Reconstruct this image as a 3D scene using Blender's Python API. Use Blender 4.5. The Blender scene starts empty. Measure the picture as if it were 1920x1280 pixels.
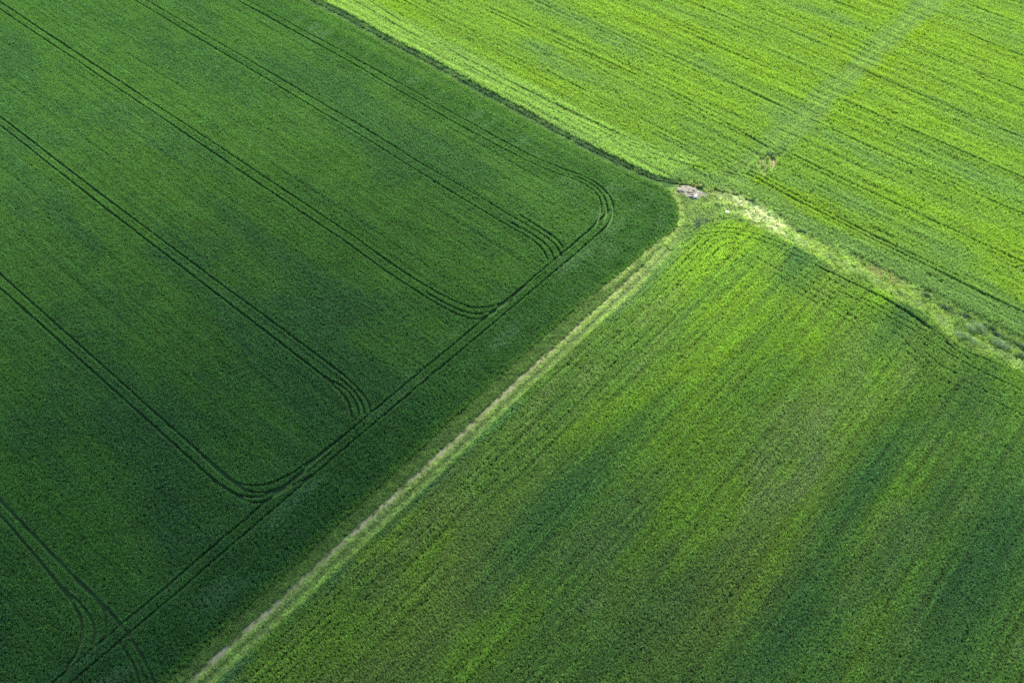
import bpy, bmesh, math, random
import numpy as np
from mathutils import Vector, noise as mnoise

# ---------------------------------------------------------------- camera, sky, sun, exposure
scene = bpy.context.scene
COL = scene.collection
R = math.radians
CAM_H, FOC, HORIZON = 105.0, 1773.0, -1450.0        # height in metres, focal length and horizon row for a 1920 x 1280 frame
PITCH = math.atan2(640.0 - HORIZON, FOC)
cam_d = bpy.data.cameras.new('camera'); cam = bpy.data.objects.new('camera', cam_d); COL.objects.link(cam)
cam.location = (0, 0, CAM_H); cam.rotation_euler = (math.pi / 2 - PITCH, 0, 0)
cam_d.sensor_width = 36.0; cam_d.lens = 36.0 * FOC / 1920.0
cam_d.clip_start = 1.0; cam_d.clip_end = 12000.0
scene.camera = cam

SUN_AZ, SUN_EL = 72.0, 41.0                           # azimuth counted from +X towards +Y
world = bpy.data.worlds.new('World'); scene.world = world; world.use_nodes = True
wn = world.node_tree.nodes; wl = world.node_tree.links
sky = wn.new('ShaderNodeTexSky'); sky.sky_type = 'NISHITA'; sky.sun_disc = False
sky.sun_elevation = R(SUN_EL); sky.sun_rotation = R(90 - SUN_AZ)
sky.air_density = 1.0; sky.dust_density = 0.6; sky.ozone_density = 1.0
wl.new(sky.outputs[0], wn['Background'].inputs[0]); wn['Background'].inputs[1].default_value = 0.145
sd = bpy.data.lights.new('sun', 'SUN'); sd.energy = 4.3; sd.angle = R(0.5); sd.color = (1.0, 0.95, 0.86)
sun = bpy.data.objects.new('sun', sd); COL.objects.link(sun)
TO_SUN = Vector((math.cos(R(SUN_EL)) * math.cos(R(SUN_AZ)), math.cos(R(SUN_EL)) * math.sin(R(SUN_AZ)), math.sin(R(SUN_EL))))
sun.rotation_euler = TO_SUN.to_track_quat('Z', 'Y').to_euler(); sun.location = TO_SUN * 900

vs = scene.view_settings
scene.display_settings.display_device = 'sRGB'
vs.view_transform = 'Standard'; vs.look = 'None'; vs.exposure = 1.5; vs.gamma = 1.0
scene.cycles.use_denoising = False; scene.cycles.filter_width = 1.65
scene.cycles.max_bounces = 5; scene.cycles.diffuse_bounces = 3; scene.cycles.transmission_bounces = 3
scene.cycles.glossy_bounces = 2; scene.cycles.transparent_max_bounces = 6; scene.cycles.volume_bounces = 0

# ---------------------------------------------------------------- helpers
def tag(o, label=None, cat=None, group=None, kind=None):
    if label: o['label'] = label
    if cat: o['category'] = cat
    if group: o['group'] = group
    if kind: o['kind'] = kind
    return o

def at(x, y, z=0.35):
    """points of a survey of the picture (1920 x 1280) on the ground plane, arrays welcome"""
    x = np.asarray(x, float); y = np.asarray(y, float)
    r = (x - 960) / FOC; u = -(y - 640) / FOC
    dy = math.cos(PITCH) + u * math.sin(PITCH); dz = -math.sin(PITCH) + u * math.cos(PITCH)
    k = (z - CAM_H) / dz
    return np.stack([r * k, dy * k], -1)

def poly(*pts): return at([p[0] for p in pts], [p[1] for p in pts])

A1, A2 = R(139.0), R(49.0)
E1 = np.array([math.cos(A1), math.sin(A1)]); E2 = np.array([math.cos(A2), math.sin(A2)])   # along tramlines / along the track
def st(P): return P @ E1, P @ E2

rng = np.random.default_rng(11)
def vnoise(x, y, seed=0, octaves=1):
    x = np.asarray(x, float); y = np.asarray(y, float)
    tot = np.zeros_like(x); amp = 1.0; s = 0.0
    for o in range(octaves):
        g = np.random.default_rng(seed * 17 + o).random((256, 256))
        xi = np.floor(x).astype(int); yi = np.floor(y).astype(int)
        fx = x - xi; fy = y - yi; fx = fx * fx * (3 - 2 * fx); fy = fy * fy * (3 - 2 * fy)
        a = g[xi & 255, yi & 255]; b = g[(xi + 1) & 255, yi & 255]; c = g[xi & 255, (yi + 1) & 255]; d = g[(xi + 1) & 255, (yi + 1) & 255]
        tot += amp * ((a * (1 - fx) + b * fx) * (1 - fy) + (c * (1 - fx) + d * fx) * fy); s += amp
        amp *= 0.5; x = x * 2.03 + 7.3; y = y * 2.03 + 3.1
    return tot / s                                     # about 0..1, mean 0.5

def sm(v, a, b):
    t = np.clip((v - a) / (b - a), 0, 1); return t * t * (3 - 2 * t)

def inside(P, V):
    x, y = P[:, 0], P[:, 1]; r = np.zeros(len(P), bool); n = len(V)
    for i in range(n):
        x1, y1 = V[i]; x2, y2 = V[(i + 1) % n]
        if y1 == y2: continue
        c = ((y1 > y) != (y2 > y)) & (x < (x2 - x1) * (y - y1) / (y2 - y1) + x1); r ^= c
    return r

def smooth_line(V, n=3):
    for _ in range(n):                                 # corner cutting
        q = V[:-1] * 0.75 + V[1:] * 0.25; r = V[:-1] * 0.25 + V[1:] * 0.75
        V = np.concatenate([V[:1], np.stack([q, r], 1).reshape(-1, 2), V[-1:]])
    return V

def dist_line(P, V, far=3.0):
    """distance to a polyline and the signed side (left of the line positive); beyond `far` just far"""
    d = np.full(len(P), far); sg = np.zeros(len(P))
    for a, b in zip(V[:-1], V[1:]):
        lo = np.minimum(a, b) - far; hi = np.maximum(a, b) + far
        m = np.nonzero((P[:, 0] > lo[0]) & (P[:, 0] < hi[0]) & (P[:, 1] > lo[1]) & (P[:, 1] < hi[1]))[0]
        if not len(m): continue
        ab = b - a; q = P[m] - a; L2 = ab @ ab
        if L2 < 1e-9: continue
        t = np.clip(q @ ab / L2, 0, 1); e = q - t[:, None] * ab; dd = np.hypot(e[:, 0], e[:, 1])
        k = dd < d[m]; d[m[k]] = dd[k]; sg[m[k]] = np.sign(ab[0] * q[k, 1] - ab[1] * q[k, 0])
    return d, sg

def blob(P, x, y, along, across, d=1, soft=1.0):
    """soft elliptic patch centred on the picture point (x, y); d=1 long axis along E1, d=2 along E2"""
    c = at(x, y); q = P - c; a = q @ (E1 if d == 1 else E2); b = q @ (E2 if d == 1 else E1)
    return np.exp(-((a / along) ** 2 + (b / across) ** 2) * soft)

def frame_mask(P, l=-150, t=-70, r=2070, b=1380):
    """keeps the planted area to what the photograph looks at plus a margin all round"""
    return inside(P, poly((l, t), (r, t), (r, b), (l, b)))

# ---------------------------------------------------------------- materials
def leaf_mat(name, trans=0.35, spec=0.25, rough=0.45):
    m = bpy.data.materials.new(name); m.use_nodes = True; n = m.node_tree.nodes; l = m.node_tree.links; n.clear()
    out = n.new('ShaderNodeOutputMaterial'); at_ = n.new('ShaderNodeAttribute'); at_.attribute_type = 'INSTANCER'; at_.attribute_name = 'tint'
    oi = n.new('ShaderNodeObjectInfo')
    geo = n.new('ShaderNodeNewGeometry'); nz = n.new('ShaderNodeTexNoise'); nz.inputs['Scale'].default_value = 4.0; nz.inputs['Detail'].default_value = 2
    l.new(geo.outputs['Position'], nz.inputs['Vector'])
    mr = n.new('ShaderNodeMapRange'); mr.inputs[1].default_value = 0.3; mr.inputs[2].default_value = 0.7; mr.inputs[3].default_value = 0.75; mr.inputs[4].default_value = 1.25
    l.new(nz.outputs['Fac'], mr.inputs[0])
    mul = n.new('ShaderNodeMix'); mul.data_type = 'RGBA'; mul.blend_type = 'MULTIPLY'; mul.inputs[0].default_value = 1.0
    l.new(at_.outputs['Color'], mul.inputs[6]); l.new(mr.outputs[0], mul.inputs[7])
    p = n.new('ShaderNodeBsdfPrincipled'); p.inputs['Roughness'].default_value = rough; p.inputs['Specular IOR Level'].default_value = spec
    l.new(mul.outputs[2], p.inputs['Base Color'])
    tr = n.new('ShaderNodeBsdfTranslucent')
    warm = n.new('ShaderNodeMix'); warm.data_type = 'RGBA'; warm.blend_type = 'MULTIPLY'; warm.inputs[0].default_value = 1.0
    warm.inputs[7].default_value = (1.35, 1.25, 0.55, 1)                        # light that has passed a leaf is yellower
    l.new(mul.outputs[2], warm.inputs[6]); l.new(warm.outputs[2], tr.inputs['Color'])
    mx = n.new('ShaderNodeMixShader'); mx.inputs[0].default_value = trans
    l.new(p.outputs[0], mx.inputs[1]); l.new(tr.outputs[0], mx.inputs[2]); l.new(mx.outputs[0], out.inputs['Surface'])
    return m

def noise_mat(name, c1, c2, scale, rough=0.95, c3=None, scale3=0.05, bump=0.0, stretch=None):
    m = bpy.data.materials.new(name); m.use_nodes = True; n = m.node_tree.nodes; l = m.node_tree.links
    p = n['Principled BSDF']; p.inputs['Roughness'].default_value = rough; p.inputs['Specular IOR Level'].default_value = 0.2
    geo = n.new('ShaderNodeNewGeometry'); vec = geo.outputs['Position']
    if stretch:
        mp = n.new('ShaderNodeMapping'); mp.vector_type = 'TEXTURE'; mp.inputs['Rotation'].default_value = (0, 0, stretch[0]); mp.inputs['Scale'].default_value = (stretch[1], 1, 1)
        l.new(vec, mp.inputs[0]); vec = mp.outputs[0]
    nz = n.new('ShaderNodeTexNoise'); nz.inputs['Scale'].default_value = scale; nz.inputs['Detail'].default_value = 6; nz.inputs['Roughness'].default_value = 0.65
    l.new(vec, nz.inputs['Vector'])
    rp = n.new('ShaderNodeValToRGB'); rp.color_ramp.elements[0].position = 0.35; rp.color_ramp.elements[1].position = 0.65
    rp.color_ramp.elements[0].color = (*c1, 1); rp.color_ramp.elements[1].color = (*c2, 1); l.new(nz.outputs['Fac'], rp.inputs[0])
    outc = rp.outputs[0]
    if c3:
        n3 = n.new('ShaderNodeTexNoise'); n3.inputs['Scale'].default_value = scale3; n3.inputs['Detail'].default_value = 4; l.new(vec, n3.inputs['Vector'])
        r3 = n.new('ShaderNodeMapRange'); r3.inputs[1].default_value = 0.45; r3.inputs[2].default_value = 0.62; l.new(n3.outputs['Fac'], r3.inputs[0])
        mx = n.new('ShaderNodeMix'); mx.data_type = 'RGBA'; mx.inputs[7].default_value = (*c3, 1); l.new(r3.outputs[0], mx.inputs[0]); l.new(outc, mx.inputs[6]); outc = mx.outputs[2]
    l.new(outc, p.inputs['Base Color'])
    if bump:
        b = n.new('ShaderNodeBump'); b.inputs['Strength'].default_value = bump; b.inputs['Distance'].default_value = 0.1; l.new(nz.outputs['Fac'], b.inputs['Height']); l.new(b.outputs[0], p.inputs['Normal'])
    return m

M_LEAF = leaf_mat('crop_leaf', 0.38, 0.28, 0.42)
M_GRASS = leaf_mat('grass_leaf', 0.35, 0.22, 0.5)
M_SOIL = noise_mat('soil_under_crops', (0.034, 0.066, 0.018), (0.056, 0.098, 0.028), 3.0, c3=(0.052, 0.120, 0.028), scale3=0.4)
M_TRACK = noise_mat('track_earth', (0.185, 0.172, 0.078), (0.33, 0.312, 0.16), 2.2, c3=(0.15, 0.17, 0.055), scale3=0.35, bump=0.5)
M_HEAP = noise_mat('heap_earth', (0.10, 0.088, 0.062), (0.28, 0.25, 0.18), 1.7, bump=1.0)
M_BARE = noise_mat('dry_earth', (0.17, 0.155, 0.065), (0.27, 0.225, 0.105), 1.2, c3=(0.12, 0.16, 0.045), scale3=0.6)
M_STONE = noise_mat('white_stone', (0.55, 0.53, 0.50), (0.78, 0.76, 0.72), 2.0, bump=0.4)
M_ROCK = noise_mat('grey_stone', (0.16, 0.145, 0.125), (0.30, 0.275, 0.24), 2.0, bump=0.4)
M_TWIG = noise_mat('twig_bark', (0.06, 0.045, 0.03), (0.12, 0.09, 0.06), 8.0)

def shrub_mat(name, c1, c2):
    m = noise_mat(name, c1, c2, 3.0, rough=0.5); n = m.node_tree.nodes; l = m.node_tree.links
    p = n['Principled BSDF']; tr = n.new('ShaderNodeBsdfTranslucent'); l.new(p.inputs['Base Color'].links[0].from_socket, tr.inputs[0])
    mx = n.new('ShaderNodeMixShader'); mx.inputs[0].default_value = 0.3; l.new(p.outputs[0], mx.inputs[1]); l.new(tr.outputs[0], mx.inputs[2])
    l.new(mx.outputs[0], n['Material Output'].inputs[0]); return m

# ---------------------------------------------------------------- survey of the place (picture points laid on the ground)
TRACK = smooth_line(poly((262, 1362), (350, 1280), (442, 1197), (533, 1116), (640, 1017), (730, 935), (820, 854), (910, 770), (1000, 686), (1080, 613), (1160, 540), (1205, 498), (1250, 450), (1274, 425)))
DITCH = smooth_line(poly((430, -80), (500, -43), (585, 2), (640, 29), (723, 76), (800, 115), (907, 175), (973, 209), (1057, 256), (1120, 288), (1173, 313), (1220, 335), (1267, 345), (1317, 352), (1352, 358), (1380, 366), (1421, 383), (1450, 400)), 2)
DARK_EDGE = poly((430, -72), (500, -35), (585, 10), (640, 37), (723, 84), (800, 123), (907, 183), (973, 217), (1057, 264), (1120, 296), (1173, 321), (1205, 336), (1228, 344), (1246, 354), (1260, 367), (1270, 384), (1273, 402), (1269, 425), (1235, 450), (1203, 478), (1163, 512), (1102, 557), (1020, 630), (935, 706), (850, 784), (760, 866), (670, 948), (580, 1031), (470, 1133), (380, 1214), (288, 1300), (195, 1390))
POLY_DARK = np.concatenate([DARK_EDGE, poly((-200, 1400), (-200, -100), (380, -98))])
UP_EDGE = poly((440, -88), (505, -51), (590, -5), (645, 21), (728, 68), (805, 107), (911, 167), (977, 201), (1060, 248), (1122, 280), (1176, 305), (1223, 327), (1268, 338), (1318, 345), (1354, 350), (1384, 359), (1425, 375), (1460, 402), (1502, 434), (1580, 464), (1674, 512), (1740, 544), (1800, 578), (1860, 610), (1920, 638), (2100, 728))
POLY_UP = np.concatenate([UP_EDGE, poly((2200, 600), (2200, -110), (440, -110))])
MID_EDGE = poly((280, 1400), (400, 1284), (520, 1174), (640, 1062), (740, 968), (847, 866), (920, 798), (997, 724), (1080, 648), (1150, 585), (1200, 539), (1245, 492), (1280, 455), (1300, 434), (1330, 419), (1370, 414), (1400, 418), (1450, 440), (1500, 467), (1597, 518), (1700, 572), (1745, 596), (1770, 624), (1800, 650), (1850, 668), (1920, 700), (2120, 800))
POLY_MID = np.concatenate([MID_EDGE, poly((2200, 1400))])
STRIP_MID = smooth_line(poly((1365, 345), (1440, 278), (1530, 200), (1600, 133), (1680, 60), (1750, 0), (1830, -70)), 1)

RUTS_DARK = [
    # pairs of wheel marks running down the field, each with the turns at its end
    [(0, 514), (380, 854), (400, 869), (430, 897), (451, 909), (481, 912), (512, 906), (542, 892), (577, 869), (640, 822)],
    [(380, 856), (420, 893), (441, 907), (461, 920), (481, 926), (502, 923), (532, 913), (560, 897), (620, 850)],
    [(-60, 488), (0, 540), (350, 854), (400, 900), (435, 923), (457, 938), (481, 944), (495, 942), (522, 927), (583, 893)],
    [(400, 902), (430, 921), (455, 931), (481, 934), (510, 926), (545, 908)],
    [(-60, 462), (0, 514)],
    [(-60, 175), (0, 220), (270, 427), (640, 700), (654, 714), (680, 737), (692, 757), (695, 772)],
    [(-60, 191), (0, 236), (243, 427), (599, 700), (623, 720), (644, 740), (656, 761), (660, 782)],
    [(606, 706), (650, 730), (668, 753), (674, 778)],
    [(640, 712), (664, 734), (682, 761), (684, 778)],
    [(-60, -34), (0, 5), (640, 428), (740, 500), (813, 547), (873, 576), (907, 579), (940, 570), (973, 549), (1010, 520)],
    [(-60, -21), (0, 18), (607, 427), (640, 449), (740, 520), (823, 574), (857, 591), (885, 600), (907, 598), (930, 586)],
    [(800, 550), (820, 562), (860, 583), (893, 591), (930, 583), (965, 559)],
    [(160, -66), (270, 0), (640, 216), (740, 277), (800, 315), (897, 369), (950, 402), (1007, 435), (1033, 452), (1050, 472), (1054, 486)],
    [(140, -66), (250, 0), (640, 234), (807, 337), (957, 428), (993, 448), (1018, 468), (1028, 490)],
    [(960, 420), (1005, 445), (1030, 465), (1040, 487)],
    [(975, 405), (1012, 428), (1042, 447), (1057, 466)],
    [(330, -66), (462, 0), (640, 97), (807, 190), (973, 283), (1040, 312), (1107, 336), (1140, 362), (1153, 392), (1142, 420), (1122, 440)],
    [(310, -66), (443, 0), (640, 108), (807, 207), (973, 297), (1040, 326), (1090, 341), (1120, 363), (1130, 390), (1119, 419), (1100, 438)],
    [(1060, 327), (1098, 338), (1128, 360), (1141, 390), (1132, 416)],
    [(-10, 1373), (100, 1280), (370, 1051), (640, 822), (877, 624), (1113, 427), (1142, 395)],
    [(25, 1373), (135, 1280), (388, 1063), (640, 847), (890, 636), (1133, 432), (1150, 410)],
    [(-60, 876), (0, 937), (100, 1041), (143, 1084), (180, 1118), (197, 1142), (203, 1187), (196, 1200)],
    [(143, 1087), (227, 1164), (277, 1244), (300, 1300)],
    [(-60, 902), (0, 964), (67, 1041), (113, 1097), (143, 1137), (158, 1174), (150, 1217), (127, 1250)],
    [(113, 1099), (160, 1137), (180, 1174), (177, 1207)],
    [(225, 1203), (258, 1252), (265, 1300)],
]
RUTS_UP = [
    [(640, -8), (660, 0), (813, 90), (973, 177), (1107, 240), (1200, 283), (1280, 309), (1347, 327), (1375, 334)],
    [(672, -8), (830, 88), (985, 170), (1115, 232), (1205, 273), (1285, 302), (1350, 321), (1385, 329)],
    [(650, -55), (750, 0), (973, 117), (1073, 170), (1280, 273), (1380, 323)],
    [(663, -55), (765, 0), (985, 113), (1085, 166), (1290, 268), (1390, 318)],
    [(757, -55), (867, 0), (1040, 80), (1280, 190), (1440, 277)], [(770, -55), (882, 0), (1055, 80), (1292, 187), (1450, 272)],
    [(890, -55), (1007, 0), (1280, 125), (1493, 223)], [(905, -55), (1024, 0), (1294, 121), (1503, 219)],
    [(1030, -55), (1150, 0), (1280, 60), (1540, 176)], [(1045, -55), (1168, 0), (1296, 59), (1550, 172)],
    [(1155, -55), (1280, 0), (1440, 68), (1593, 133)], [(1172, -55), (1298, 0), (1455, 66), (1602, 129)],
    [(1285, -55), (1413, 0), (1630, 88)], [(1303, -55), (1430, 0), (1640, 84)],
    [(1420, -55), (1553, 0), (1680, 48)], [(1552, -55), (1690, 0), (1735, 18)],
    # beyond the grey strip
    [(1400, 326), (1500, 381), (1590, 427), (1697, 480), (1800, 530), (1920, 588), (2100, 672)],
    [(1407, 322), (1506, 376), (1598, 423), (1706, 476), (1808, 525)],
    [(1470, 284), (1560, 330), (1680, 384), (1800, 440), (1920, 495), (2100, 575)],
    [(1520, 225), (1600, 263), (1700, 309), (1800, 352), (1920, 405), (2100, 482)],
    [(1580, 190), (1690, 238), (1800, 285), (1920, 336), (2100, 410)],
    [(1620, 135), (1740, 186), (1840, 228), (1920, 262), (2100, 335)],
    [(1700, 85), (1800, 125), (1920, 174), (2100, 245)],
    [(1740, 35), (1840, 76), (1920, 108), (2100, 178)],
    [(1790, 0), (1880, 36), (2000, 82), (2100, 120)],
]
RUTS_MID = [
    [(1294, 443), (1330, 438), (1365, 436), (1410, 446), (1480, 474), (1560, 513), (1650, 557), (1720, 600), (1775, 646), (1815, 672)],
    [(1340, 428), (1385, 430), (1430, 444), (1480, 464)],
    [(1530, 500), (1600, 532), (1680, 570), (1747, 614), (1790, 655)],
    [(1545, 506), (1615, 540), (1690, 577), (1750, 620)],
    [(1560, 540), (1640, 580), (1740, 637), (1800, 678), (1920, 735), (2060, 800)],
    [(1590, 548), (1660, 580), (1740, 625)],
    [(1787, 645), (1810, 660), (1850, 674), (1920, 712)],
]

# ---------------------------------------------------------------- structure: ground, track, bare patches
def mesh_obj(name, verts, faces, mat, parent=None, smooth=False):
    me = bpy.data.meshes.new(name); me.from_pydata([tuple(v) for v in verts], [], faces); me.materials.append(mat); me.update()
    if smooth: me.polygons.foreach_set('use_smooth', [True] * len(me.polygons))
    o = bpy.data.objects.new(name, me); COL.objects.link(o)
    if parent: o.parent = parent
    return o

g = 5000.0
tag(mesh_obj('ground', [(-g, -g, 0), (g, -g, 0), (g, g, 0), (-g, g, 0)], [(0, 1, 2, 3)], M_SOIL), kind='structure')

def resample(V, step):
    d = np.r_[0, np.cumsum(np.hypot(*np.diff(V, axis=0).T))]; n = max(2, int(d[-1] / step)); q = np.linspace(0, d[-1], n)
    return np.stack([np.interp(q, d, V[:, 0]), np.interp(q, d, V[:, 1])], 1), q

def ribbon(name, V, half, mat, z, cols=5, wob=0.25, seed=3, relief=0.0):
    P, q = resample(V, 0.25); T = np.gradient(P, axis=0); T /= np.hypot(T[:, 0], T[:, 1])[:, None]; N = np.stack([-T[:, 1], T[:, 0]], 1)
    hl = half * (1 + wob * (vnoise(q / 1.3, q * 0, seed, 2) - 0.5) * 2); hr = half * (1 + wob * (vnoise(q / 1.1, q * 0 + 9, seed + 1, 2) - 0.5) * 2)
    verts = []; faces = []
    for i in range(len(P)):
        for c in range(cols):
            f = c / (cols - 1) * 2 - 1; off = f * (hl[i] if f > 0 else hr[i])
            verts.append((*(P[i] + N[i] * off), z + relief * (1 - f * f)))
    for i in range(len(P) - 1):
        for c in range(cols - 1):
            a = i * cols + c; faces.append((a, a + cols, a + cols + 1, a + 1))
    return mesh_obj(name, verts, faces, mat)

tag(ribbon('dirt_track', TRACK, 0.46, M_TRACK, 0.006, cols=7, wob=0.35, relief=0.03), kind='structure')

def patch(name, pts, mat, z, seed=0):
    V = poly(*pts); c = V.mean(0); ring = []
    n = 72
    Vc = np.concatenate([V, V[:1]]); Vr, q = resample(smooth_line(Vc, 2), np.hypot(*np.diff(Vc, axis=0).T).sum() / n)
    for i, p in enumerate(Vr[:-1]):
        k = 1 + 0.3 * (vnoise(np.array([i * 0.35]), np.array([seed * 3.3]), seed)[0] - 0.5); ring.append(c + (p - c) * k)
    verts = [(*c, z)] + [(*p, z) for p in ring]; m = len(ring)
    return mesh_obj(name, verts, [(0, 1 + i, 1 + (i + 1) % m) for i in range(m)], mat)
BARE_V = poly((1419, 298), (1436, 291), (1468, 285), (1460, 302), (1452, 314), (1440, 326), (1424, 324), (1421, 310))
tag(patch('bare_ground', [(1417, 297), (1436, 289), (1470, 283), (1462, 302), (1454, 316), (1440, 328), (1422, 326), (1419, 310)], M_BARE, 0.008, 2), kind='structure')

# ---------------------------------------------------------------- tuft prototypes (kept out of the scene, only instanced by the stuff)
def tuft(name, seed, n, rad, h, w, bend, mat, heads=0.0, low=0.35):
    rd = random.Random(seed); verts = []; faces = []
    for i in range(n):
        a = rd.uniform(0, 2 * math.pi); r0 = rad * math.sqrt(rd.random()); x, y = r0 * math.cos(a), r0 * math.sin(a)
        d = rd.uniform(0, 2 * math.pi); hh = h * rd.uniform(0.7, 1.1); ww = w * rd.uniform(0.7, 1.2)
        px, py = -math.sin(d) * ww / 2, math.cos(d) * ww / 2; ox, oy = math.cos(d), math.sin(d)
        b = bend * rd.uniform(0.4, 1.3); k = len(verts); z0 = hh * low
        prof = [(0.0, z0 * 0.4, 0.7), (b * 0.12, hh * 0.62, 1.0), (b * 0.42, hh * 0.93, 0.85), (b * 0.95, hh * rd.uniform(0.72, 1.02), 0.15)]
        for (o, z, s) in prof:
            verts += [(x + ox * o - px * s, y + oy * o - py * s, z), (x + ox * o + px * s, y + oy * o + py * s, z)]
        for j in range(3): faces.append((k + 2 * j, k + 2 * j + 1, k + 2 * j + 3, k + 2 * j + 2))
        if rd.random() < heads:
            k = len(verts); hx, hy = x + rd.uniform(-.04, .04), y + rd.uniform(-.04, .04); q = rd.uniform(0, 3.1); s = w * 0.45
            for zz in (hh * 0.95, hh * 1.2):
                verts += [(hx - s * math.cos(q), hy - s * math.sin(q), zz), (hx + s * math.cos(q), hy + s * math.sin(q), zz)]
            faces.append((k, k + 1, k + 3, k + 2))
    me = bpy.data.meshes.new(name); me.from_pydata(verts, [], faces); me.materials.append(mat)
    return bpy.data.objects.new(name, me)

def proto_set(name, objs):
    c = bpy.data.collections.new(name)
    for o in objs: c.objects.link(o)
    return c
P_FINE = proto_set('fine_cereal_tufts', [tuft('cereal_tuft', i, 19, 0.135, 0.72, 0.038, 0.14, M_LEAF, 0.25) for i in range(6)])
P_COARSE = proto_set('coarse_cereal_tufts', [tuft('coarse_tuft', 40 + i, 16, 0.11, 0.62, 0.036, 0.12, M_LEAF, 0.15) for i in range(6)])
P_GRASS = proto_set('rough_grass_tufts', [tuft('grass_tuft', 80 + i, 16, 0.16, 0.42, 0.045, 0.24, M_GRASS, 0.3) for i in range(6)])

def scatter_group(coll):
    ng = bpy.data.node_groups.new('scatter_' + coll.name, 'GeometryNodeTree')
    ng.interface.new_socket('Geometry', in_out='INPUT', socket_type='NodeSocketGeometry'); ng.interface.new_socket('Geometry', in_out='OUTPUT', socket_type='NodeSocketGeometry')
    n = ng.nodes; l = ng.links; gi = n.new('NodeGroupInput'); go = n.new('NodeGroupOutput')
    ci = n.new('GeometryNodeCollectionInfo'); ci.inputs[0].default_value = coll; ci.inputs[1].default_value = True; ci.inputs[2].default_value = True
    ip = n.new('GeometryNodeInstanceOnPoints'); ip.inputs['Pick Instance'].default_value = True
    def attr(nm, t):
        a = n.new('GeometryNodeInputNamedAttribute'); a.data_type = t; a.inputs[0].default_value = nm; return a.outputs[0]
    l.new(gi.outputs[0], ip.inputs['Points']); l.new(ci.outputs[0], ip.inputs['Instance'])
    l.new(attr('variant', 'INT'), ip.inputs['Instance Index'])
    er = n.new('FunctionNodeEulerToRotation'); l.new(attr('rot', 'FLOAT_VECTOR'), er.inputs[0]); l.new(er.outputs[0], ip.inputs['Rotation'])
    l.new(attr('scl', 'FLOAT_VECTOR'), ip.inputs['Scale']); l.new(ip.outputs[0], go.inputs[0])
    return ng
GROUPS = {c.name: scatter_group(c) for c in (P_FINE, P_COARSE, P_GRASS)}

VIGOUR = 1.6
def scatter(name, P, coll, col, sxy, sz, lean, label, cat):
    """one stuff object: a cloud of standing points, each carrying a tuft of leaves. lean = (N,2) tilt vectors in radians"""
    n = len(P); me = bpy.data.meshes.new(name); me.vertices.add(n)
    co = np.zeros((n, 3), np.float32); co[:, :2] = P; me.vertices.foreach_set('co', co.ravel())
    def put(nm, t, arr, key):
        a = me.attributes.new(nm, t, 'POINT'); a.data.foreach_set(key, np.ascontiguousarray(arr).ravel())
    put('variant', 'INT', rng.integers(0, 6, n).astype(np.int32), 'value')
    rot = np.zeros((n, 3), np.float32); rot[:, 0] = -lean[:, 1]; rot[:, 1] = lean[:, 0]; rot[:, 2] = rng.random(n) * 6.283
    put('rot', 'FLOAT_VECTOR', rot, 'vector')
    put('scl', 'FLOAT_VECTOR', np.stack([sxy, sxy, sz], 1).astype(np.float32), 'vector')
    put('tint', 'FLOAT_COLOR', np.concatenate([np.clip(col * VIGOUR, 0, 0.85), np.ones((n, 1))], 1).astype(np.float32), 'color')
    o = bpy.data.objects.new(name, me); COL.objects.link(o)
    md = o.modifiers.new('scatter', 'NODES'); md.node_group = GROUPS[coll.name]
    print('SCATTER', name, n)
    return tag(o, label, cat, kind='stuff')

def rows(V, along, row, step, jr, js):
    """jittered sowing grid over polygon V: rows `row` apart running along `along` (1 = E1, 2 = E2)"""
    V = V[(np.abs(V) < 400).all(1)] if False else V
    s, t = st(V); ea, eb = (E1, E2) if along == 1 else (E2, E1); a, b = (s, t) if along == 1 else (t, s)
    na = np.arange(a.min(), a.max(), step); nb = np.arange(b.min(), b.max(), row)
    A, B = np.meshgrid(na, nb, indexing='ij'); A = A.ravel() + rng.normal(0, js, A.size); B = B.ravel() + rng.normal(0, jr, B.size)
    P = A[:, None] * ea + B[:, None] * eb
    P = P[frame_mask(P)]
    return P[inside(P, V)]

def lerp(c, d, f): return c * (1 - f[:, None]) + np.asarray(d, float)[None, :] * f[:, None]
def base(c, n): return np.tile(np.asarray(c, float), (n, 1))

def push(P, lines, hw, reach=0.45, smooth=1):
    """wheels press the plants aside: those near a wheel mark stand along its rim; returns the plants and how far each stands from a mark"""
    P = P.copy()
    for ln in lines:
        V = smooth_line(poly(*ln), smooth) if isinstance(ln, list) else ln; best = np.full(len(P), reach); foot = P.copy()
        for a, b in zip(V[:-1], V[1:]):
            lo = np.minimum(a, b) - reach; hi = np.maximum(a, b) + reach
            m = np.nonzero((P[:, 0] > lo[0]) & (P[:, 0] < hi[0]) & (P[:, 1] > lo[1]) & (P[:, 1] < hi[1]))[0]
            if not len(m): continue
            ab = b - a; q = P[m] - a; t = np.clip(q @ ab / (ab @ ab), 0, 1); f = a + t[:, None] * ab; dd = np.hypot(*(P[m] - f).T)
            k = dd < best[m]; best[m[k]] = dd[k]; foot[m[k]] = f[k]
        k = np.nonzero(best < reach)[0]; v = P[k] - foot[k]; L = np.maximum(np.hypot(v[:, 0], v[:, 1]), 1e-4)
        hv = np.minimum(hw * (0.72 + 0.56 * vnoise(foot[k][:, 0] / 2.1, foot[k][:, 1] / 2.1, 71, 3)), reach - 0.02)
        P[k] = foot[k] + v / L[:, None] * (hv + (reach - hv) * (L / reach) ** 1.5)[:, None]
    d = np.full(len(P), 9.0)
    for ln in lines: d = np.minimum(d, dist_line(P, smooth_line(poly(*ln), smooth) if isinstance(ln, list) else ln, 1.5)[0])
    k = d > hw * 0.62
    return P[k], d[k]

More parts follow.
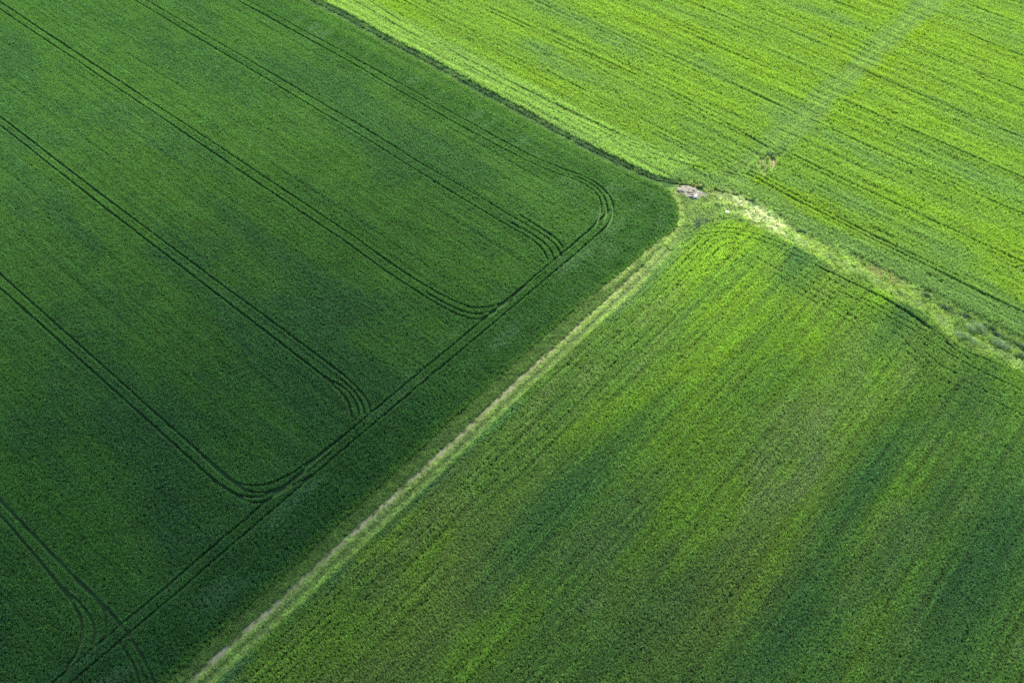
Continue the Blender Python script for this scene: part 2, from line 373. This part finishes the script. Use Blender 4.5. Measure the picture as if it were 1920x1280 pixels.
def cut(P, lines, hw, keep=0.04, smooth=1):
    d = np.full(len(P), 9.0)
    for ln in lines:
        d = np.minimum(d, dist_line(P, smooth_line(poly(*ln), smooth), 1.5)[0])
    return d

# ---------------------------------------------------------------- the dark field
P = rows(POLY_DARK, 1, 0.225, 0.225, 0.07, 0.075)
P, _ = push(P, [DITCH], 0.3, 0.8); P, dr = push(P, RUTS_DARK, 0.28, 0.52)
s, t = st(P); n = len(P)
big = vnoise(s / 26, t / 9, 1, 3); mid = vnoise(s / 7, t / 2.6, 2, 2); fine = vnoise(s / 1.6, t / 1.2, 3, 2)
blue = np.clip(sm(big, 0.48, 0.72) + 0.6 * sm(mid, 0.55, 0.8), 0, 1)
yel = np.clip(sm(vnoise(s / 30 + 40, t / 11, 4, 3), 0.5, 0.72) * 0.6 + 0.4 * sm(vnoise(s / 9 + 4, t / 4, 14, 2), 0.58, 0.8), 0, 1)
yel = np.clip(yel + 0.8 * blob(P, 220, 965, 6, 1.3) + 0.4 * blob(P, 60, 620, 18, 7) + 0.3 * blob(P, 330, 190, 40, 7), 0, 1)
blue = np.clip(blue + 0.7 * blob(P, 330, 110, 22, 5) + 0.6 * blob(P, 520, 215, 14, 4) + 0.7 * blob(P, 760, 290, 22, 4) + 0.4 * blob(P, 260, 640, 20, 10), 0, 1)
dE, _ = dist_line(P, DARK_EDGE, 14.0)
head = sm(dE, 13, 6) * (t < 105)                                                   # the headland is laid by the wind in paler waves
wave = sm(vnoise(s / 2.2, t / 7.5, 21, 3), 0.48, 0.74) * sm(dE, 1.2, 3.5) * head
col = base((0.062, 0.151, 0.034), n); col = lerp(col, (0.047, 0.124, 0.046), blue * 0.75); col = lerp(col, (0.069, 0.166, 0.031), yel * 0.7)
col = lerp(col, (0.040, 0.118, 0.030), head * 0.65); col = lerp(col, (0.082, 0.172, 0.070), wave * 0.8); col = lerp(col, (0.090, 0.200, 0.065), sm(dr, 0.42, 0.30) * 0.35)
edge = sm(dE, 1.1, 0.3); col = lerp(col, (0.085, 0.18, 0.03), edge * 0.6)
col *= (0.86 + 0.28 * fine)[:, None] * rng.uniform(0.9, 1.1, n)[:, None]
la = vnoise(s / 5, t / 4, 22, 2) - 0.5; lb = vnoise(s / 5 + 50, t / 4, 23, 2) - 0.5
lean = np.stack([la, lb], 1) * (0.25 + 0.6 * head)[:, None] + rng.normal(0, 0.12, (n, 2))
drill = vnoise(s / 40, t / 0.55, 24, 2) - 0.5; seam = sm(np.abs((t + 0.4) % 3.43 - 1.7), 0.22, 0.05) * (vnoise(s / 12, t / 3, 25, 1) > 0.45) * (1 - head)
h = (0.92 + 0.22 * (mid - 0.5) + 0.30 * drill - 0.18 * seam + 0.10 * blue - 0.10 * yel) * rng.uniform(0.85, 1.12, n)
slim = 1 - 0.3 * sm(dr, 0.45, 0.28); lean *= (slim - 0.7)[:, None] / 0.3
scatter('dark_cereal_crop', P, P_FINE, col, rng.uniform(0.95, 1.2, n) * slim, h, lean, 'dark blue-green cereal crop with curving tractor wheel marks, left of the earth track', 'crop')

# ---------------------------------------------------------------- the bright field at the top
P = rows(POLY_UP, 1, 0.26, 0.25, 0.06, 0.08)
P, _ = push(P, [DITCH], 0.5, 1.0); P, _ = push(P, RUTS_UP[:16], 0.26, 0.5); P, _ = push(P, RUTS_UP[16:], 0.36, 0.6); d = cut(P, RUTS_UP, 0.3)
k = ~inside(P, BARE_V) | (rng.random(len(P)) < 0.22); P, d = P[k], d[k]
s, t = st(P); n = len(P)
sid, sgn = dist_line(P, STRIP_MID, 5.0); east = (sgn < 0)
strip = sm(sid + 3.0 * (vnoise(s / 2.2, t / 5, 30, 3) - 0.5), 3.7, 1.4) * (0.65 + 0.5 * vnoise(s / 1.5, t / 9, 29, 2))
d_b, _ = dist_line(P, UP_EDGE, 14.0)
streak = vnoise(s / 13, t / 0.62, 31, 2)
row_t = np.abs((t + 0.25 * (vnoise(s / 14, t / 3, 39, 1) - 0.5)) % 1.05 - 0.525)
gap = ((np.where(east, 0.25, 0.07) > streak) & (rng.random(n) < 0.55)) | ((row_t < 0.19) & (vnoise(s / 3.5, np.floor(t / 1.05) * 1.7, 40, 2) > np.where(east, 0.42, 0.72)))
gap &= (strip < 0.3) & (d_b > 2.5) & (rng.random(n) < 0.9)
keep = ~gap | (d < 0.5)
P, s, t, d, east, strip, d_b, streak = (a[keep] for a in (P, s, t, d, east, strip, d_b, streak)); n = len(P)
big = vnoise(s / 20, t / 7, 33, 3); mid = vnoise(s / 6, t / 2.4, 34, 2); fine = vnoise(s / 1.5, t / 1.1, 35, 2)
yel = np.clip(sm(vnoise(s / 24 + 9, t / 6, 36, 3), 0.42, 0.68), 0, 1); blue = sm(big, 0.52, 0.74) * np.where(east, 0.45, 0.9)
col = base((0.126, 0.214, 0.040), n); col = lerp(col, (0.112, 0.198, 0.062), blue); col = lerp(col, (0.148, 0.238, 0.022), yel * np.where(east, 0.9, 0.55))
head = sm(d_b, 7.2, 5.6) * (s > 61); col = lerp(col, (0.180, 0.275, 0.095), head * 0.6)
head2 = sm(d_b, 4.2, 2.5) * (s < 62); col = lerp(col, (0.115, 0.195, 0.075), head2 * 0.7)
col = lerp(col, (0.128, 0.208, 0.068), strip * 0.8)
lines = sm(np.abs(sid[keep] - 0.1), 0.35, 0.1); col = lerp(col, (0.17, 0.27, 0.06), lines * 0.5)
col = lerp(col, (0.105, 0.20, 0.07), 0.7 * blob(P, 1840, 340, 16, 3))
line_ = vnoise(s / 30, t / 0.38, 28, 2)
col *= 1.22 * (0.93 + 0.14 * fine)[:, None] * (0.86 + 0.28 * line_)[:, None] * rng.uniform(0.92, 1.08, n)[:, None]
h = (1.0 + 0.5 * (streak - 0.5) + 0.25 * (mid - 0.5) - 0.22 * strip + 0.35 * (line_ - 0.5)) * rng.uniform(0.85, 1.15, n)
lean = np.stack([vnoise(s / 6, t / 3, 37, 2) - 0.5, vnoise(s / 6 + 30, t / 3, 38, 2) - 0.5], 1) * 0.4 + rng.normal(0, 0.1, (n, 2))
scatter('bright_cereal_crop', P, P_FINE, col, rng.uniform(0.95, 1.25, n), h, lean, 'bright yellow-green cereal crop in streaky rows across the top right, crossed by a grey-green strip', 'crop')

# ---------------------------------------------------------------- the middle field on the right
P = rows(POLY_MID, 2, 0.20, 0.15, 0.035, 0.055)
P, d = push(P, RUTS_MID, 0.22)
s, t = st(P); n = len(P)
d_b, _ = dist_line(P, MID_EDGE, 12.0)
margin_end = (at(1300, 434) @ E2)
streak = vnoise(t / 14, s / 0.5, 41, 2); clump = vnoise(s / 0.36, t / 0.5, 42, 1)
south = sm(s, 44, 40)
thin = rng.random(n) < (0.025 + 0.12 * sm(clump, 0.34, 0.12) + 0.22 * sm(streak, 0.34, 0.2))
turn_row = (t > margin_end - 3) & (d_b < 9.5) & (np.abs(d_b % 1.15 - 0.57) < 0.15) & (vnoise((s - t) / 5, np.floor(d_b / 1.15) * 2.3, 47, 2) > 0.46)
thin |= turn_row & (rng.random(n) < 0.85)
side_row = (t < margin_end) & (d_b < 7) & (np.abs(d_b % 0.95 - 0.47) < 0.12) & (vnoise(t / 6, np.floor(d_b / 0.95) * 2.3, 57, 2) > 0.45)
thin |= side_row & (rng.random(n) < 0.7)
keep = ~(thin & (d_b > 0.5) & (d > 0.4))
P, s, t, d_b, streak, clump = (a[keep] for a in (P, s, t, d_b, streak, clump)); n = len(P)
big = vnoise(t / 22, s / 6, 43, 3); mid = vnoise(t / 7, s / 2.2, 44, 2); fine = vnoise(s / 1.0, t / 1.3, 45, 2)
B = lambda x, y, l, w, d_=2: blob(P, x, y, l, w, d_)
yel = 0.55 * sm(vnoise(t / 16 + 5, s / 5, 46, 3), 0.46, 0.7)
yel += 1.0 * B(1345, 490, 11, 7) + 0.7 * B(1400, 440, 3, 9, 1) + 0.45 * B(1480, 640, 16, 8) + 0.9 * B(1490, 500, 5, 1.5, 1) + 0.75 * B(1240, 760, 22, 5) + 0.5 * B(1300, 860, 10, 5) + 0.45 * B(1440, 640, 14, 5) + 0.5 * B(1700, 800, 12, 1.2) + 0.45 * B(1580, 1050, 16, 1.6) + 0.35 * B(1560, 700, 8, 6) + 0.4 * B(1640, 560, 3, 6, 1)
olive = 0.7 * B(880, 1090, 22, 4) + 0.6 * B(1400, 1060, 12, 4) + 0.5 * B(800, 1160, 16, 2.5) + 0.4 * B(1250, 1150, 10, 5) + 0.5 * sm(vnoise(t / 18 + 70, s / 6, 48, 2), 0.6, 0.8) * sm(t, 95, 55)
pale = 0.55 * B(1610, 670, 6, 5) + 0.7 * B(1500, 600, 9, 1.5) + 0.35 * B(1150, 1000, 10, 4) + 0.5 * B(1560, 800, 14, 6) + 0.45 * B(1560, 940, 10, 4) + 0.4 * sm(mid, 0.56, 0.78) + 0.4 * B(760, 960, 10, 2) + 0.35 * B(1350, 980, 14, 4)
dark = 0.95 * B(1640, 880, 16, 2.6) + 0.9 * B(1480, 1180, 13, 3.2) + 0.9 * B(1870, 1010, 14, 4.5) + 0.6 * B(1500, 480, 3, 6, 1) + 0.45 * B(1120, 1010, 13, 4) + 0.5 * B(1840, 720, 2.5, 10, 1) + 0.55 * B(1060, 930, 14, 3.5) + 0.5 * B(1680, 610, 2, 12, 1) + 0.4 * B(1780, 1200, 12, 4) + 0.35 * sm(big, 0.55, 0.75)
teal = 0.4 * sm(d_b, 1.7, 0.6) * (t < margin_end + 1) * sm(vnoise(t / 5, s / 2, 58, 2), 0.32, 0.55)
col = base((0.112, 0.196, 0.046), n)
col = lerp(col, (0.160, 0.222, 0.085), np.clip(pale * 1.2, 0, 1)); col = lerp(col, (0.140, 0.198, 0.052), np.clip(olive * 1.25, 0, 1))
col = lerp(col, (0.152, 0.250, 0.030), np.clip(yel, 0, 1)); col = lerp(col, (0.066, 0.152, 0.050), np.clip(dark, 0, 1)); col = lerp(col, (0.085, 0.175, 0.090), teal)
col *= 1.22 * (0.88 + 0.24 * fine)[:, None] * (0.82 + 0.36 * streak)[:, None] * rng.uniform(0.86, 1.14, n)[:, None]
h = (0.95 + 0.2 * (clump - 0.5) + 0.1 * (mid - 0.5) + 0.5 * (streak - 0.5)) * rng.uniform(0.85, 1.13, n)
lean = np.stack([vnoise(s / 4, t / 5, 49, 2) - 0.5, vnoise(s / 4 + 30, t / 5, 50, 2) - 0.5], 1) * 0.25 + rng.normal(0, 0.10, (n, 2))
scatter('mixed_green_crop', P, P_COARSE, col, rng.uniform(0.95, 1.15, n), h, lean, 'patchy mid-green crop in fine speckled rows, right of the earth track', 'crop')

# ---------------------------------------------------------------- rough grass: verges of the track, the corner, the margin
V_ALL = poly((-150, 1380), (2070, 1380), (2070, -70), (-150, -70))
x0, y0 = V_ALL.min(0); x1, y1 = V_ALL.max(0)
sp = 0.24
X, Y = np.meshgrid(np.arange(x0, x1, sp), np.arange(y0, y1, sp)); P = np.stack([X.ravel(), Y.ravel()], 1) + rng.uniform(-0.11, 0.11, (X.size, 2))
P = P[frame_mask(P)]
P = P[~(inside(P, POLY_DARK) | inside(P, POLY_UP) | inside(P, POLY_MID))]
dt, _ = dist_line(P, TRACK, 6.0); dd, _ = dist_line(P, DITCH, 3.0)
s, t = st(P)
wear = vnoise(s / 0.8, t / 2.0, 51, 2)
upper_end = 0.45 * sm(t, 62, 80) + 0.55 * sm(t, 88, 96)                                                         # the track grows over towards the corner
bare = (dt < 0.42 - 0.36 * upper_end + 0.25 * (wear - 0.5)) & (rng.random(len(P)) < 0.90 - 0.3 * upper_end)
in_ditch = (dd < 0.28) & (s > 48)
heap_c = at(1293, 361); hq = P - heap_c
heap = ((hq @ E1) ** 2 / 2.1 ** 2 + (hq @ E2) ** 2 / 1.15 ** 2) < 0
in_heap = inside(P, poly((1273, 349), (1285, 347), (1303, 351), (1320, 355), (1316, 366), (1309, 375), (1295, 373), (1280, 365)))
hol = np.hypot(*(P - at(1363, 397)).T) < 0.45
bp = inside(P, BARE_V)
keep = ~bare & ~in_heap & ~hol & ~(in_ditch & (rng.random(len(P)) < 0.97)) & ~(bp & (rng.random(len(P)) < 0.9))
P, dt, dd, s, t = (a[keep] for a in (P, dt, dd, s, t)); n = len(P)
left = inside(P, np.concatenate([TRACK, poly((1262, 380), (1100, 300), (200, 1000))]))
fine = vnoise(s / 0.9, t / 1.1, 52, 2); mid = vnoise(s / 2.0, t / 5, 53, 2)
col = base((0.225, 0.320, 0.068), n)
col = lerp(col, (0.084, 0.156, 0.031), left * 0.92)
right_v = (~left) & (dt < 5.5) & (t < 98)
col = lerp(col, (0.215, 0.280, 0.085), right_v * np.clip(0.25 + 1.1 * (mid - 0.4), 0, 1))
col = lerp(col, (0.075, 0.130, 0.020), right_v * sm(np.abs(dt - 1.25), 0.5, 0.2) * 0.7)
band, _ = dist_line(P, smooth_line(poly((1345, 385), (1400, 398), (1453, 432), (1520, 462), (1597, 503), (1680, 547), (1747, 582), (1787, 622), (1850, 652), (1920, 684), (2080, 770)), 2), 5.0)
onm = sm(t, 101, 107)
col = lerp(col, (0.235, 0.325, 0.115), onm * sm(band + 0.25 + 1.6 * (vnoise(s / 2.5, t / 2.5, 59, 2) - 0.5), 1.2, 0.2) * 0.9); col = lerp(col, (0.150, 0.235, 0.065), onm * sm(band, 1.2, 2.4) * 0.8)
straw = 0.8 * blob(P, 1322, 356, 2.2, 0.6) + 0.6 * blob(P, 1655, 515, 3, 1) + 0.5 * blob(P, 1255, 345, 2, 0.5); col = lerp(col, (0.30, 0.28, 0.12), np.clip(straw, 0, 1))
teal = 0.8 * blob(P, 1310, 418, 1.0, 2.6, 1) + 0.6 * blob(P, 1345, 388, 1.2, 1.0) + 0.5 * blob(P, 1270, 450, 0.8, 2.5, 1); col = lerp(col, (0.075, 0.130, 0.065), np.clip(teal, 0, 1))
cream = np.clip(1.3 * blob(P, 1390, 387, 3.4, 1.5) + 1.6 * blob(P, 1420, 404, 4.4, 1.5) + 1.0 * blob(P, 1452, 424, 3.5, 0.9), 0, 1) * (rng.random(n) < 0.8) * sm(vnoise(s / 0.9, t / 0.9, 61, 2), 0.3, 0.5)
col = lerp(col, (0.42, 0.46, 0.30), cream)
in_d = (dd < 1.8) & (s > 60); col = lerp(col, (0.050, 0.118, 0.032), in_d)  # dark tint stands in for the crop's shade along the ditch
rim = sm(dist_line(P, DARK_EDGE, 3.0)[0], 1.3, 0.3) * (t > 84); col = lerp(col, (0.300, 0.370, 0.130), rim * 0.7 * ~in_d)
rank = sm(vnoise(s / 1.3, t / 1.3, 60, 2), 0.5, 0.7) * (t > 92); col = lerp(col, (0.120, 0.215, 0.055), rank * 0.6 * (1 - cream))
col *= (0.75 + 0.5 * fine)[:, None] * rng.uniform(0.75, 1.25, n)[:, None]
h = (0.95 + 0.3 * rank + 0.6 * (fine - 0.5)) * rng.uniform(0.7, 1.3, n) * np.where(left, 0.95, 1.0) * (1 - 0.4 * (right_v & (dt < 2.0)) - 0.35 * right_v * sm(np.abs(dt - 1.25), 0.4, 0.15))
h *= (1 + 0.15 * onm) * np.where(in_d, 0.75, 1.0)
lean = np.stack([vnoise(s / 1.5, t / 1.5, 54, 2) - 0.5, vnoise(s / 1.5 + 30, t / 1.5, 55, 2) - 0.5], 1) * 0.7 + rng.normal(0, 0.16, (n, 2))
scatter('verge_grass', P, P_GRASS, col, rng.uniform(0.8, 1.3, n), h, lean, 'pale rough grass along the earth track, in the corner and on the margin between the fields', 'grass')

# ---------------------------------------------------------------- shrubs and weeds: one thing each
def leaf_clump(rd, bm_v, bm_f, c, r, nleaf, size):
    for _ in range(nleaf):
        while True:
            p = Vector((rd.uniform(-1, 1), rd.uniform(-1, 1), rd.uniform(-1, 1)))
            if 0.35 < p.length < 1: break
        q = Vector(c) + Vector((p.x * r[0], p.y * r[1], p.z * r[2]))
        nrm = (p + Vector((rd.uniform(-.7, .7), rd.uniform(-.7, .7), rd.uniform(-.3, .9)))).normalized(); u = nrm.orthogonal().normalized(); w = nrm.cross(u)
        s = size * rd.uniform(0.6, 1.3); k = len(bm_v)
        bm_v += [q - u * s, q + w * s * .55, q + u * s, q - w * s * .55]; bm_f.append((k, k + 1, k + 2, k + 3))

def shrub(px, py, w, d, h, mat, label, name='shrub', cat='shrub', group=None, seed=0, turn=0.0, nclump=9):
    w *= 1.2; d *= 1.2; h *= 1.25
    rd = random.Random(seed); root = bpy.data.objects.new(name, None); COL.objects.link(root); c = at(px, py, 0.4); root.location = (c[0], c[1], 0); root.rotation_euler = (0, 0, turn)
    tag(root, label, cat, group)
    v = []; f = []; sv = []; sf = []
    for i in range(nclump):
        a = rd.uniform(0, 6.28); rr = math.sqrt(rd.random()) * 0.75; x, y = rr * math.cos(a) * w / 2, rr * math.sin(a) * d / 2
        z = h * rd.uniform(0.42, 0.78) * (1 - 0.35 * rr)
        r = (w * rd.uniform(.16, .27), d * rd.uniform(.18, .3), h * rd.uniform(.18, .27)); leaf_clump(rd, v, f, (x, y, z), r, 80, 0.075)
        k = len(sv); b = 0.018
        for (sx, sy, sz, q) in ((x * .2, y * .2, 0, b), (x, y, z, b * .5)):
            for j in range(4): sv.append((sx + q * math.cos(j * 1.571), sy + q * math.sin(j * 1.571), sz))
        for j in range(4): sf.append((k + j, k + (j + 1) % 4, k + 4 + (j + 1) % 4, k + 4 + j))
    mesh_obj('foliage', v, f, mat, root); mesh_obj('stem', sv, sf, M_TWIG, root)
    return root

MS_PALE = shrub_mat('pale_shrub_leaf', (0.17, 0.29, 0.09), (0.34, 0.45, 0.20)); MS_DARK = shrub_mat('dark_shrub_leaf', (0.03, 0.085, 0.035), (0.07, 0.14, 0.06))
MS_MID = shrub_mat('mid_shrub_leaf', (0.07, 0.14, 0.04), (0.14, 0.23, 0.07))
GS = 'shrubs along the grassy margin'
shrub(1830, 620, 3.4, 1.7, 1.5, MS_PALE, 'largest pale grey-green shrub, on the field margin near the right edge', group=GS, seed=1, turn=A1, nclump=14)
shrub(1809, 634, 2.6, 1.6, 1.2, MS_PALE, 'whitish shrub at the front of the margin clump, just below the largest pale one', group=GS, seed=2, turn=A1, nclump=11)
shrub(1866, 641, 2.6, 1.3, 1.2, MS_PALE, 'pale shrub between the largest one and the right edge of the margin', group=GS, seed=3, turn=A1)
shrub(1886, 652, 2.2, 1.1, 1.0, MS_PALE, 'low pale shrub second from the right edge of the photo, on the margin', group=GS, seed=4, turn=A1)
shrub(1913, 669, 2.2, 1.1, 0.9, MS_MID, 'small green shrub cut by the right edge of the photo', group=GS, seed=5, turn=A1)
GD = 'dark weeds on the upper side of the margin'
for i, (x, y, w, lab) in enumerate([(1741, 557, 1.6, 'leftmost dark weed clump on the upper edge of the pale margin'), (1776, 578, 2.4, 'long dark weed clump on the margin above the sandy bend'),
        (1812, 594, 1.8, 'dark weed clump just above the largest pale shrub'), (1854, 615, 1.7, 'dark weed clump up and right of the largest pale shrub'),
        (1872, 628, 1.6, 'dark weed clump above the pale shrub near the right edge'), (1911, 648, 1.9, 'dark weed clump at the right edge of the photo, on the margin')]):
    shrub(x, y, w, 0.8, 0.8, MS_DARK, lab, 'weed_clump', 'weed', GD, 20 + i, A1, 7)
GC = 'dark weeds by the corner of the fields'
for i, (x, y, w, lab) in enumerate([(1325, 411, 2.0, 'dark blue-green weed clump between the rough corner and the yellow-green crop'), (1306, 422, 2.0, 'dark weed clump at the top end of the track, lower left of a similar one'),
        (1502, 433, 1.7, 'lone dark weed clump where the pale margin meets the grey-green crop strip'), (1412, 378, 1.8, 'dark weed clump at the end of the dark ditch line')]):
    shrub(x, y, w, 0.9, 0.7, MS_DARK, lab, 'weed_clump', 'weed', GC, 40 + i, A2 if i < 2 else A1, 7)
GB = 'weeds beside the bare sandy patch'
for i, (x, y, w, lab) in enumerate([(1426, 285, 1.5, 'round dark bush left of the weeds above the sandy bare patch'), (1444, 287, 2.0, 'dark weed clump directly above the sandy bare patch'), (1467, 280, 1.8, 'dark weed clump to the upper right of the sandy bare patch')]):
    shrub(x, y, w, 1.1, 0.75, MS_MID, lab, 'weed_clump', 'weed', GB, 60 + i, A1, 8)

# ---------------------------------------------------------------- spoil heap and stones
def lump(name, loc, size, mat, seed, sub=3, rough=0.35, freq=1.3, parent=None, sink=0.35, turn=0.0):
    bm = bmesh.new(); bmesh.ops.create_icosphere(bm, subdivisions=sub, radius=1.0)
    for v in bm.verts:
        k = 1 + rough * mnoise.noise(v.co * freq + Vector((seed * 7.1, seed * 3.7, 0))) + rough * 0.5 * mnoise.noise(v.co * freq * 2.7 + Vector((seed, 0, seed)))
        v.co = Vector((v.co.x * k * size[0], v.co.y * k * size[1], max(v.co.z * k, -sink) * size[2] + sink * size[2]))
    me = bpy.data.meshes.new(name); bm.to_mesh(me); bm.free(); me.materials.append(mat)
    o = bpy.data.objects.new(name, me); COL.objects.link(o); o.location = loc; o.rotation_euler = (0, 0, turn)
    if parent: o.parent = parent
    return o

c = at(1292, 362, 0.2)
hp = bpy.data.objects.new('spoil_heap', None); COL.objects.link(hp); hp.location = (c[0], c[1], 0); hp.rotation_euler = (0, 0, R(160))
tag(hp, 'grey-brown heap of earth and rubble in the corner where the fields meet', 'heap')
lump('mound', (0, 0, -0.05), (2.9, 1.35, 0.6), M_HEAP, 3, 5, 0.5, 1.8, hp)
rd = random.Random(5)
for i in range(44):
    a = rd.uniform(0, 6.28); rr = math.sqrt(rd.random()) * 0.85; k = rd.uniform(0.10, 0.34)
    lump('rubble', (2.6 * rr * math.cos(a), 1.25 * rr * math.sin(a), 0.62 * (1 - rr) + 0.05), (k, k * .8, k * .7), M_ROCK if i % 4 else M_STONE, 10 + i, 2, 0.4, 1.3, hp)
c = at(1304, 368, 0.5); tag(lump('boulder', (c[0], c[1], 0.28), (0.42, 0.34, 0.32), M_STONE, 51, 3), 'white boulder lying on the lower right of the rubble heap', 'boulder')
c = at(1363, 399, 0.2); tag(lump('boulder', (c[0], c[1], 0.0), (0.50, 0.40, 0.36), M_STONE, 52, 3), 'white boulder in a dark hollow of the rough grass, left of the cream flowers', 'boulder')

# ---------------------------------------------------------------- unseen clouds, added and shaped to shade the lower left and lower right
def shade_cloud_mat(dens):
    m = bpy.data.materials.new('shade_cloud_vapour'); m.use_nodes = True; n = m.node_tree.nodes; l = m.node_tree.links
    n.remove(n['Principled BSDF']); v = n.new('ShaderNodeVolumePrincipled'); v.inputs['Density'].default_value = dens; v.inputs['Color'].default_value = (0.95, 0.95, 0.95, 1); v.inputs['Anisotropy'].default_value = 0.6
    l.new(v.outputs[0], n['Material Output'].inputs['Volume']); return m
def cloud(px, py, H, size, dens, seed, label):
    """an unseen cloud added for its shade, thick in the middle and thinning to its rim"""
    q = at(px, py); k = H / TO_SUN.z; bm = bmesh.new(); bmesh.ops.create_icosphere(bm, subdivisions=5, radius=1.0)
    for v in bm.verts:
        r2 = min(1.0, v.co.x ** 2 + v.co.y ** 2); k1 = 1 + 0.22 * mnoise.noise(v.co * 1.3 + Vector((seed * 5.3, seed * 2.1, seed)))
        th = (1 - r2) ** 0.55 * (1 + 0.35 * mnoise.noise(Vector((v.co.x, v.co.y, 0)) * 2.2 + Vector((seed, 3, 1))))
        v.co = Vector((v.co.x * k1 * size[0], v.co.y * k1 * size[1], v.co.z * (th if v.co.z > 0 else 0.35 * th) * size[2]))
    me = bpy.data.meshes.new('cloud'); bm.to_mesh(me); bm.free(); me.materials.append(shade_cloud_mat(dens)); me.polygons.foreach_set('use_smooth', [True] * len(me.polygons))
    o = bpy.data.objects.new('cloud', me); COL.objects.link(o); o.location = (q[0] + TO_SUN.x * k, q[1] + TO_SUN.y * k, H); o.rotation_euler = (0, 0, A2)
    return tag(o, label, 'cloud', 'unseen clouds added for shade', 'stuff')
cloud(-40, 1330, 640, (112, 84, 40), 0.025, 4, 'broad soft unseen cloud added to shade the dark field')
cloud(-120, 1380, 740, (66, 52, 34), 0.022, 6, 'smaller unseen cloud added above the broad one to deepen its shade')
cloud(2060, 1320, 640, (58, 72, 30), 0.031, 9, 'thin unseen cloud added to shade the lower right of the crops')
